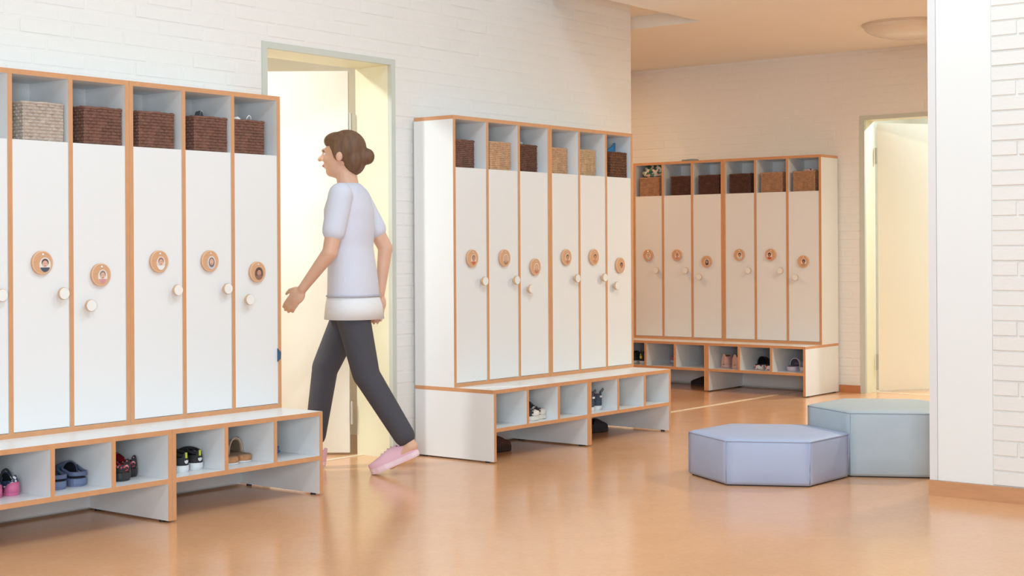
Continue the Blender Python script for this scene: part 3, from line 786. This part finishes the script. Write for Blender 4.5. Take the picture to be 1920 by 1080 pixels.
def ext_toe(o, L, Wd, sh):
    m = upper_mesh(L*1.012, Wd*1.04, sh-.001, [(.8, .036), (.85, .034), (1, .024)], .85, None, 0, lift=.004)
    q = m.build('toe_cap', [MATS['cream_rubber']]*2, o, True, recalc=False); solid(q, .002, 0)
shoe('left black star-print canvas shoe with cream toe, middle bench', pos(2, .352, .205), PI+.52, 'high', .175, .074, m_star, m_dkline, MATS.get('cream_rubber') or mat('cream_rubber', (228, 218, 208), .5), .022, both(ext_toe, ext_lace((228, 222, 216))), g, 'canvas shoe')
shoe('right black star-print canvas shoe with cream toe, middle bench', pos(2, .432, .220), PI+.52, 'high', .175, .074, m_star, m_dkline, MATS['cream_rubber'], .022, both(ext_toe, ext_lace((228, 222, 216))), g, 'canvas shoe')
m_navy = mat('navy_mesh', (64, 76, 96), .75, bump=.2, bscale=300); m_pinkin = mat('pink_lining', (190, 110, 130), .8)
shoe('left navy high-top sneaker in middle bench', pos(3, .128, .062), .12, 'high', .175, .076, m_navy, m_pinkin, m_wsole, .024, ext_hightop, g, 'sneaker')
shoe('right navy high-top sneaker with pull loop in middle bench', pos(3, .218, .075), .12, 'high', .175, .076, m_navy, m_pinkin, m_wsole, .024, ext_hightop, g, 'sneaker')
m_brownsh = mat('brown_knit', (92, 56, 48), .8, rgb2=(60, 38, 34), scale=90)
shoe('brown knitted shoe on the floor under the middle bench', pos(2, .245, .285, .0), -PI/2-.1, 'closed', .21, .085, m_brownsh, m_dkline, mat('dark_brown_sole', (52, 36, 32), .6), .026, heel_tab(mat('red_tab', (150, 62, 56), .6), .004, .036, .03), g)
shoe('dark shoe on the floor behind the middle bench panel', pos(3, .44, .36, .0), -PI/2-.2, 'closed', .19, .08, mat('dark_knit', (46, 46, 56), .8), m_dkline, m_blks, .022, None, g)
m_dteal = mat('dark_teal_mesh', (40, 50, 56), .8)
def ext_yel(o, L, Wd, sh):
    yl = mat('yellow_patch', (222, 196, 84), .5)
    MB().ellipsoid((0, -.0015, sh+.030), (.012, .003, .013), 12).build('heel_patch', yl, o, True)
    MB().ellipsoid((-.001, -.0015, sh+.050), (.005, .003, .006), 12).build('heel_dot', yl, o, True)
shoe('dark sneaker with yellow heel patch in far bench, left one', pos(4, .075, .12), R3+.05, 'high', .175, .074, m_dteal, m_dkline, m_wsole, .022, None, g, 'sneaker')
shoe('dark sneaker with yellow heel patch in far bench, right one', pos(4, .158, .115), R3-.02, 'high', .175, .074, m_dteal, m_dkline, m_wsole, .022, ext_yel, g, 'sneaker')
shoe('pink sneaker half hidden in second cubby of far bench', pos(4, .405, .455), R3+2.5, 'closed', .17, .072, mat('pink_mesh', (212, 132, 148), .7), m_dkline, m_wsole, .02, ext_lace((236, 220, 220)), g, 'sneaker')
m_rose = mat('rose_suede', (216, 168, 152), .8, var=.05, scale=50); m_roses = mat('rose_sole', (220, 176, 162), .6)
shoe('left rose suede ankle boot in far bench', pos(5, .072, .13), R3+0, 'high', .19, .098, m_rose, m_taup, m_roses, .022, ext_lace((206, 170, 150)), g, 'boot')
shoe('right rose suede ankle boot in far bench', pos(5, .176, .112), R3+0, 'high', .19, .098, m_rose, m_taup, m_roses, .022, ext_lace((206, 170, 150)), g, 'boot')
m_flsole = patmat('floral_sole', [(236, 226, 220), (232, 222, 216), (216, 72, 82), (236, 230, 222), (150, 70, 120), (238, 228, 222)], 60)
m_blkv = mat('black_velvet', (30, 28, 30), .9)
shoe('left black mule with flower-print sole in far bench', pos(5, .352, .14), R3+.05, 'mule', .20, .094, m_blkv, m_blkv, m_flsole, .032, ext_rim(m_blkv), g, 'mule')
shoe('right black mule with flower-print sole in far bench', pos(5, .450, .12), R3+.05, 'mule', .20, .094, m_blkv, m_blkv, m_flsole, .032, ext_rim(m_blkv), g, 'mule')
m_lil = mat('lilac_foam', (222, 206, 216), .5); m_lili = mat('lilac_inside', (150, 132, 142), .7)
shoe('left lilac foam clog in far bench', pos(5, .620, .14), R3+.05, 'mule', .20, .096, m_lil, m_lili, m_lil, .030, ext_rim(m_lil), g, 'clog')
shoe('right lilac foam clog in far bench', pos(5, .722, .145), R3+.05, 'mule', .20, .096, m_lil, m_lili, m_lil, .030, ext_rim(m_lil), g, 'clog')
shoe('flat dark slipper on the floor under the far bench', pos(4, .64, .43, 0), R3+PI/2+.2, 'mule', .2, .08, mat('dark_slipper', (50, 38, 32), .8), m_dkline, mat('slipper_sole', (70, 52, 44), .7), .014, None, g, 'slipper')

# ------------------------------------------------------------------ hexagonal poufs
def pouf(label, c, r, h, a0, rgb, nm):
    o = thing('hexagonal_pouf', label, 'pouf', (c[0], c[1], 0), 0, 'hexagonal foam seats')
    m = mat(nm, rgb, .55, var=.02, scale=8, bump=.12, bscale=25)
    md = mat(nm+'_seam', tuple(int(v*.975) for v in rgb), .6)
    mb = MB(); nseg = 10; z0, z1 = .006, h
    cor = [(r*math.cos(a0+PI/3*k), r*math.sin(a0+PI/3*k)) for k in range(6)]
    ring = []
    for k in range(6):
        p, q = cor[k], cor[(k+1) % 6]
        for j in range(nseg): f = j/nseg; ring.append((p[0]+(q[0]-p[0])*f, p[1]+(q[1]-p[1])*f, 4*f*(1-f)))
    n = len(ring); lv = [(z0, .985, 0), (.02, 1, .2), (h*.35, 1, .9), (h*.65, 1, .9), (h-.022, 1, .25), (h-.007, .992, 0), (h, .955, 0)]
    for z, sc, pf in lv:
        for x, y, b in ring:
            l = math.hypot(x, y); s_ = sc*(1+pf*.006*b/l*1.0*r/.37)
            mb.v.append((x*s_, y*s_, z))
    for j in range(len(lv)-1):
        for i in range(n): mb.f.append((j*n+i, j*n+(i+1) % n, (j+1)*n+(i+1) % n, (j+1)*n+i)); mb.m.append(0)
    k = len(mb.v); base = (len(lv)-1)*n
    # domed top rings
    for sc, dz in ((.75, .004), (.4, .007)):
        mb.v += [(x*sc, y*sc, h+dz) for x, y, b in ring]
    for i in range(n):
        i2 = (i+1) % n
        mb.f += [(base+i, base+i2, k+i2, k+i), (k+i, k+i2, k+n+i2, k+n+i)]; mb.m += [0, 0]
    mb.f.append(tuple(k+n+i for i in range(n))); mb.m.append(0)
    mb.f.append(tuple(reversed(range(n)))); mb.m.append(0)
    mb.build('cover', m, o, True)
    # piping around the top edge and up the corners
    pts = [(x*.996, y*.996, h-.008) for x, y, b in ring]
    MB().tube(pts, .0028, 6, closed=True).build('top_seam', md, o, True)
    for x, y in cor: MB().tube([(x*.998, y*.998, .012), (x*1.0, y*1.0, h*.5), (x*.998, y*.998, h-.01)], .0022, 6).build('corner_seam', md, o, True)
    MB().lathe([(r*.955, 0), (r*.955, .007)], 6, (0, 0, 0)).build('base', M_black, o).rotation_euler = (0, 0, a0)
    return o
A0 = math.radians(178.5)
pouf('low lavender-blue hexagonal pouf in front', (3.312, -1.832), .368, .208, A0, (176, 186, 214), 'lavender_vinyl')
pouf('taller grey-green hexagonal pouf beside the white wall end', (3.312+.560, -1.832-.332), .368, .305, A0, (178, 189, 197), 'sage_vinyl')

# ------------------------------------------------------------------ ceiling lamp in view
def dome_lamp():
    o = thing('glass_ceiling_lamp', 'round glass dome lamp on the ceiling beside the white wall end', 'lamp', (6.31, -1.235, ZC))
    prof = [(.285, -.012)]
    for i in range(1, 9): a = PI/2*i/8; prof.append((.285*math.cos(a)+.0005, -.012-.085*math.sin(a)))
    g_ = mat('frosted_glass', (232, 222, 206), .18, spec=.6)
    MB().lathe(prof, 48, cap0=False).build('glass_dome', g_, o, True)
    MB().lathe([(.295, 0), (.295, -.012), (.28, -.016)], 48).build('rim', mat('lamp_rim', (222, 206, 186), .4), o)
dome_lamp()

# ------------------------------------------------------------------ person
def remesh(o, vox, smooth=6):
    r = o.modifiers.new('r', 'REMESH'); r.mode = 'VOXEL'; r.voxel_size = vox; r.use_smooth_shade = True
    if smooth: s = o.modifiers.new('s', 'SMOOTH'); s.factor = .5; s.iterations = smooth
    return bake(o)
def foot_frame(heel, toe):
    heel, toe = Vector(heel), Vector(toe); return heel, toe
def person():
    h = Vector((-.5, .866, 0)).normalized(); l = Vector((-h.y, h.x, 0))
    P = (2.275, -.158, 0)
    root = thing('person', 'person in pale lilac T-shirt, dark trousers and pink shoes walking into the doorway', 'person', P, math.atan2(h.y, h.x))
    skin = mat('skin', (226, 178, 152), .5, var=.03, scale=20); hairm = mat('brown_hair', (112, 80, 58), .6, var=.25, scale=50, stretch=(1, 1, .2))
    shirt = mat('lilac_tshirt', (218, 219, 234), .85, bump=.15, bscale=25); under = mat('white_undershirt', (238, 238, 242), .85); trou = mat('charcoal_trousers', (74, 72, 80), .85, bump=.15, bscale=30)
    pinks = mat('pink_shoe', (236, 188, 204), .6); psole = mat('pink_shoe_sole', (244, 214, 224), .5)
    hipL, kneeL, ankL = (0, .085, .87), (-.085, .092, .475), (-.300, .092, .135)
    hipR, kneeR, ankR = (0, -.085, .87), (.165, -.088, .490), (.225, -.088, .100)
    shL, elL, wrL = (.015, .168, 1.325), (.055, .215, 1.055), (.195, .190, .885)
    shR, elR, wrR = (.015, -.168, 1.325), (-.110, -.215, 1.075), (-.085, -.200, .845)
    b = MB()
    b.loft([((.0, 0, .80), .085, .15), ((0, 0, .88), .105, .168), ((.005, 0, .98), .092, .140), ((.01, 0, 1.06), .088, .126), ((.015, 0, 1.16), .098, .138), ((.015, 0, 1.26), .100, .150), ((.015, 0, 1.33), .080, .145), ((.018, 0, 1.375), .05, .08)], 24)
    b.capsule((.015, 0, 1.34), (.032, 0, 1.44), .054, .050, 16)
    # head
    hc = Vector((.050, 0, 1.525))
    b.ellipsoid(hc+Vector((-.012, 0, .018)), (.094, .074, .088), 24)
    b.ellipsoid(hc+Vector((.030, 0, -.022)), (.060, .060, .090), 20)
    b.ellipsoid(hc+Vector((.052, 0, -.078)), (.030, .036, .028), 14)         # chin
    b.ellipsoid(hc+Vector((.086, 0, .020)), (.014, .044, .012), 12)          # brow
    b.capsule(hc+Vector((.088, 0, .008)), hc+Vector((.112, 0, -.020)), .008, .012, 10)   # nose
    for s in (-1, 1):
        b.ellipsoid(hc+Vector((.092, s*.010, -.024)), (.009, .008, .007), 8)
        b.ellipsoid(hc+Vector((.066, s*.032, -.020)), (.022, .022, .024), 10)  # cheek
        b.ellipsoid(hc+Vector((-.004, s*.076, -.008)), (.018, .009, .030), 12)   # ear
    b.ellipsoid(hc+Vector((.086, 0, -.047)), (.010, .022, .006), 10); b.ellipsoid(hc+Vector((.083, 0, -.058)), (.011, .018, .007), 10)
    # legs
    for hip, kn, an in ((hipL, kneeL, ankL), (hipR, kneeR, ankR)):
        b.capsule(hip, kn, .080, .048, 16); b.capsule(kn, an, .047, .032, 16)
        pass
    b.capsule(ankL, (-.205, .09, .055), .034, .030); b.capsule(ankR, (.33, -.088, .05), .034, .028)
    # arms and hands
    for s, sh_, el, wr in ((1, shL, elL, wrL), (-1, shR, elR, wrR)):
        b.capsule(sh_, el, .047, .036, 14); b.capsule(el, wr, .037, .023, 14)
        w_ = Vector(wr); d = (w_-Vector(el)).normalized()
        side = Vector((0, s, 0)); side = (side-d*side.dot(d)).normalized(); pl = d.cross(side).normalized()  # pl runs across the palm
        palm = w_+d*.045
        R = Matrix((pl, side, d)).transposed()
        b.ellipsoid(palm, (.038, .016, .050), 14, R)
        fwd = pl if pl.x > 0 else -pl      # thumb side points forward
        for q, (off, L1) in enumerate(((.026, .066), (.009, .074), (-.009, .070), (-.025, .054))):
            a = palm+fwd*off+d*.034; m1 = a+d*(L1*.5)-side*.004; e = m1+d*(L1*.40)-side*.018
            b.capsule(a, m1, .0088, .0082, 8); b.capsule(m1, e, .0082, .0068, 8)
        a = w_+d*.022+fwd*.026; m1 = a+d*.026+fwd*.020-side*.006; e = m1+d*.028+fwd*.004-side*.008
        b.capsule(a, m1, .0115, .0095, 8); b.capsule(m1, e, .0095, .0078, 8)
    bo = b.build('body', skin, root, True); remesh(bo, .005, 4)
    bo.data.materials.clear(); bo.data.materials.append(skin)
    # eyes and lips
    for s in (-1, 1):
        MB().ellipsoid(hc+Vector((.0775, s*.029, .002)), (.009, .011, .0065), 12).build('eye', mat('eye_white', (236, 232, 228), .3), root, True)
        MB().ellipsoid(hc+Vector((.0852, s*.029, .002)), (.002, .005, .005), 10).build('iris', mat('iris', (70, 54, 44), .3), root, True)
        MB().tube([hc+Vector((.092, s*.016, .017)), hc+Vector((.091, s*.03, .021)), hc+Vector((.078, s*.046, .016))], .003, 6).build('eyebrow', hairm, root, True)
    MB().ellipsoid(hc+Vector((.092, 0, -.0525)), (.006, .020, .006), 12).build('lips', mat('lips', (196, 118, 108), .45), root, True)
    # hair: shell over crown and back with a low knot
    hb = MB()
    hb.ellipsoid(hc+Vector((-.024, 0, .030)), (.096, .083, .092), 24)
    hb.ellipsoid(hc+Vector((.020, 0, .066)), (.070, .068, .046), 20)
    hb.ellipsoid(hc+Vector((-.060, 0, -.020)), (.058, .070, .080), 20)
    for s in (-1, 1): hb.ellipsoid(hc+Vector((.002, s*.070, .018)), (.030, .014, .052), 14)
    hb.ellipsoid(hc+Vector((-.122, 0, -.01)), (.038, .040, .040), 16)
    ho = hb.build('hair', hairm, root, True); remesh(ho, .006, 4); ho.data.materials.clear(); ho.data.materials.append(hairm)
    # T-shirt
    s_ = MB()
    s_.loft([((-.002, 0, .845), .122, .182), ((0, 0, .92), .118, .176), ((.005, 0, 1.0), .112, .164), ((.012, 0, 1.08), .108, .155), ((.016, 0, 1.17), .118, .164), ((.018, 0, 1.26), .116, .172), ((.016, 0, 1.33), .094, .165), ((.018, 0, 1.375), .066, .105), ((.022, 0, 1.388), .056, .070)], 28)
    for sh_, el in ((shL, elL), (shR, elR)):
        a, e = Vector(sh_), Vector(el); s_.capsule(a, a.lerp(e, .62), .059, .056, 16)
    so = s_.build('t_shirt', shirt, root, True); remesh(so, .007, 3); so.data.materials.clear(); so.data.materials.append(shirt)
    u_ = MB().loft([((-.006, 0, .735), .142, .190), ((-.004, 0, .80), .134, .186), ((0, 0, .87), .114, .174)], 28); uo = u_.build('undershirt', under, root, True)
    MB().tube([(.0-.002+.124*math.cos(a), .183*math.sin(a), .846) for a in [2*PI*i/32 for i in range(32)]], .004, 6, closed=True).build('t_shirt_hem', mat('hem_lilac_grey', (190, 186, 200), .85), root, True)  # hem line a little darker than the shirt
    # trousers
    tr = MB()
    tr.loft([((0, 0, .74), .098, .160), ((0, 0, .82), .104, .162), ((0, 0, .90), .100, .156)], 24)
    for hip, kn, an in ((hipL, kneeL, ankL), (hipR, kneeR, ankR)):
        a2 = Vector(an)+(Vector(kn)-Vector(an)).normalized()*.06
        tr.capsule(Vector(hip)-Vector((0, 0, .03)), kn, .088, .066, 18); tr.capsule(kn, a2, .064, .052, 18)
    to = tr.build('trousers', trou, root, True); remesh(to, .007, 3); to.data.materials.clear(); to.data.materials.append(trou)
    # shoes: trailing one rolled up on its ball, leading one landing on its heel
    def wshoe(heel, pitch, y):
        L, Wd = .255, .088
        e = bpy.data.objects.new('shoe', None)
        up = upper_mesh(L, Wd, .022, [(0, .070), (.1, .072), (.3, .068), (.5, .066), (.62, .056), (.8, .042), (1, .026)], 0, (.05, .40), .5, lift=.008)
        so = sole_mesh(L, Wd, .026, 1.06, .008)
        R = Matrix.Translation(heel) @ Matrix.Rotation(pitch, 4, 'Y') @ Matrix.Rotation(-PI/2, 4, 'Z')
        for q in (up, so): q.v = [tuple(R @ Vector(v)) for v in q.v]
        o = up.build('shoe', [pinks, pinks], root, True, recalc=False); solid(o, .005)
        so.build('sole', psole, o)
        lc = MB()
        for j in range(4):
            yy = L*(.46+.07*j); z = .022+interp([(.3, .068), (.5, .066), (.62, .056), (.8, .042)], yy/L)
            lc.tube([R @ Vector((-Wd*.24, yy, z-.010)), R @ Vector((0, yy, z+.002)), R @ Vector((Wd*.24, yy, z-.010))], .0028, 6)
        lc.build('laces', mat('pink_lace', (244, 206, 216), .7), o, True)
    wshoe((-.345, .090, .097), math.radians(24), .09)
    wshoe((.165, -.088, .006), math.radians(-7), -.088)
person()
print('bricks', n1, n2, n3)
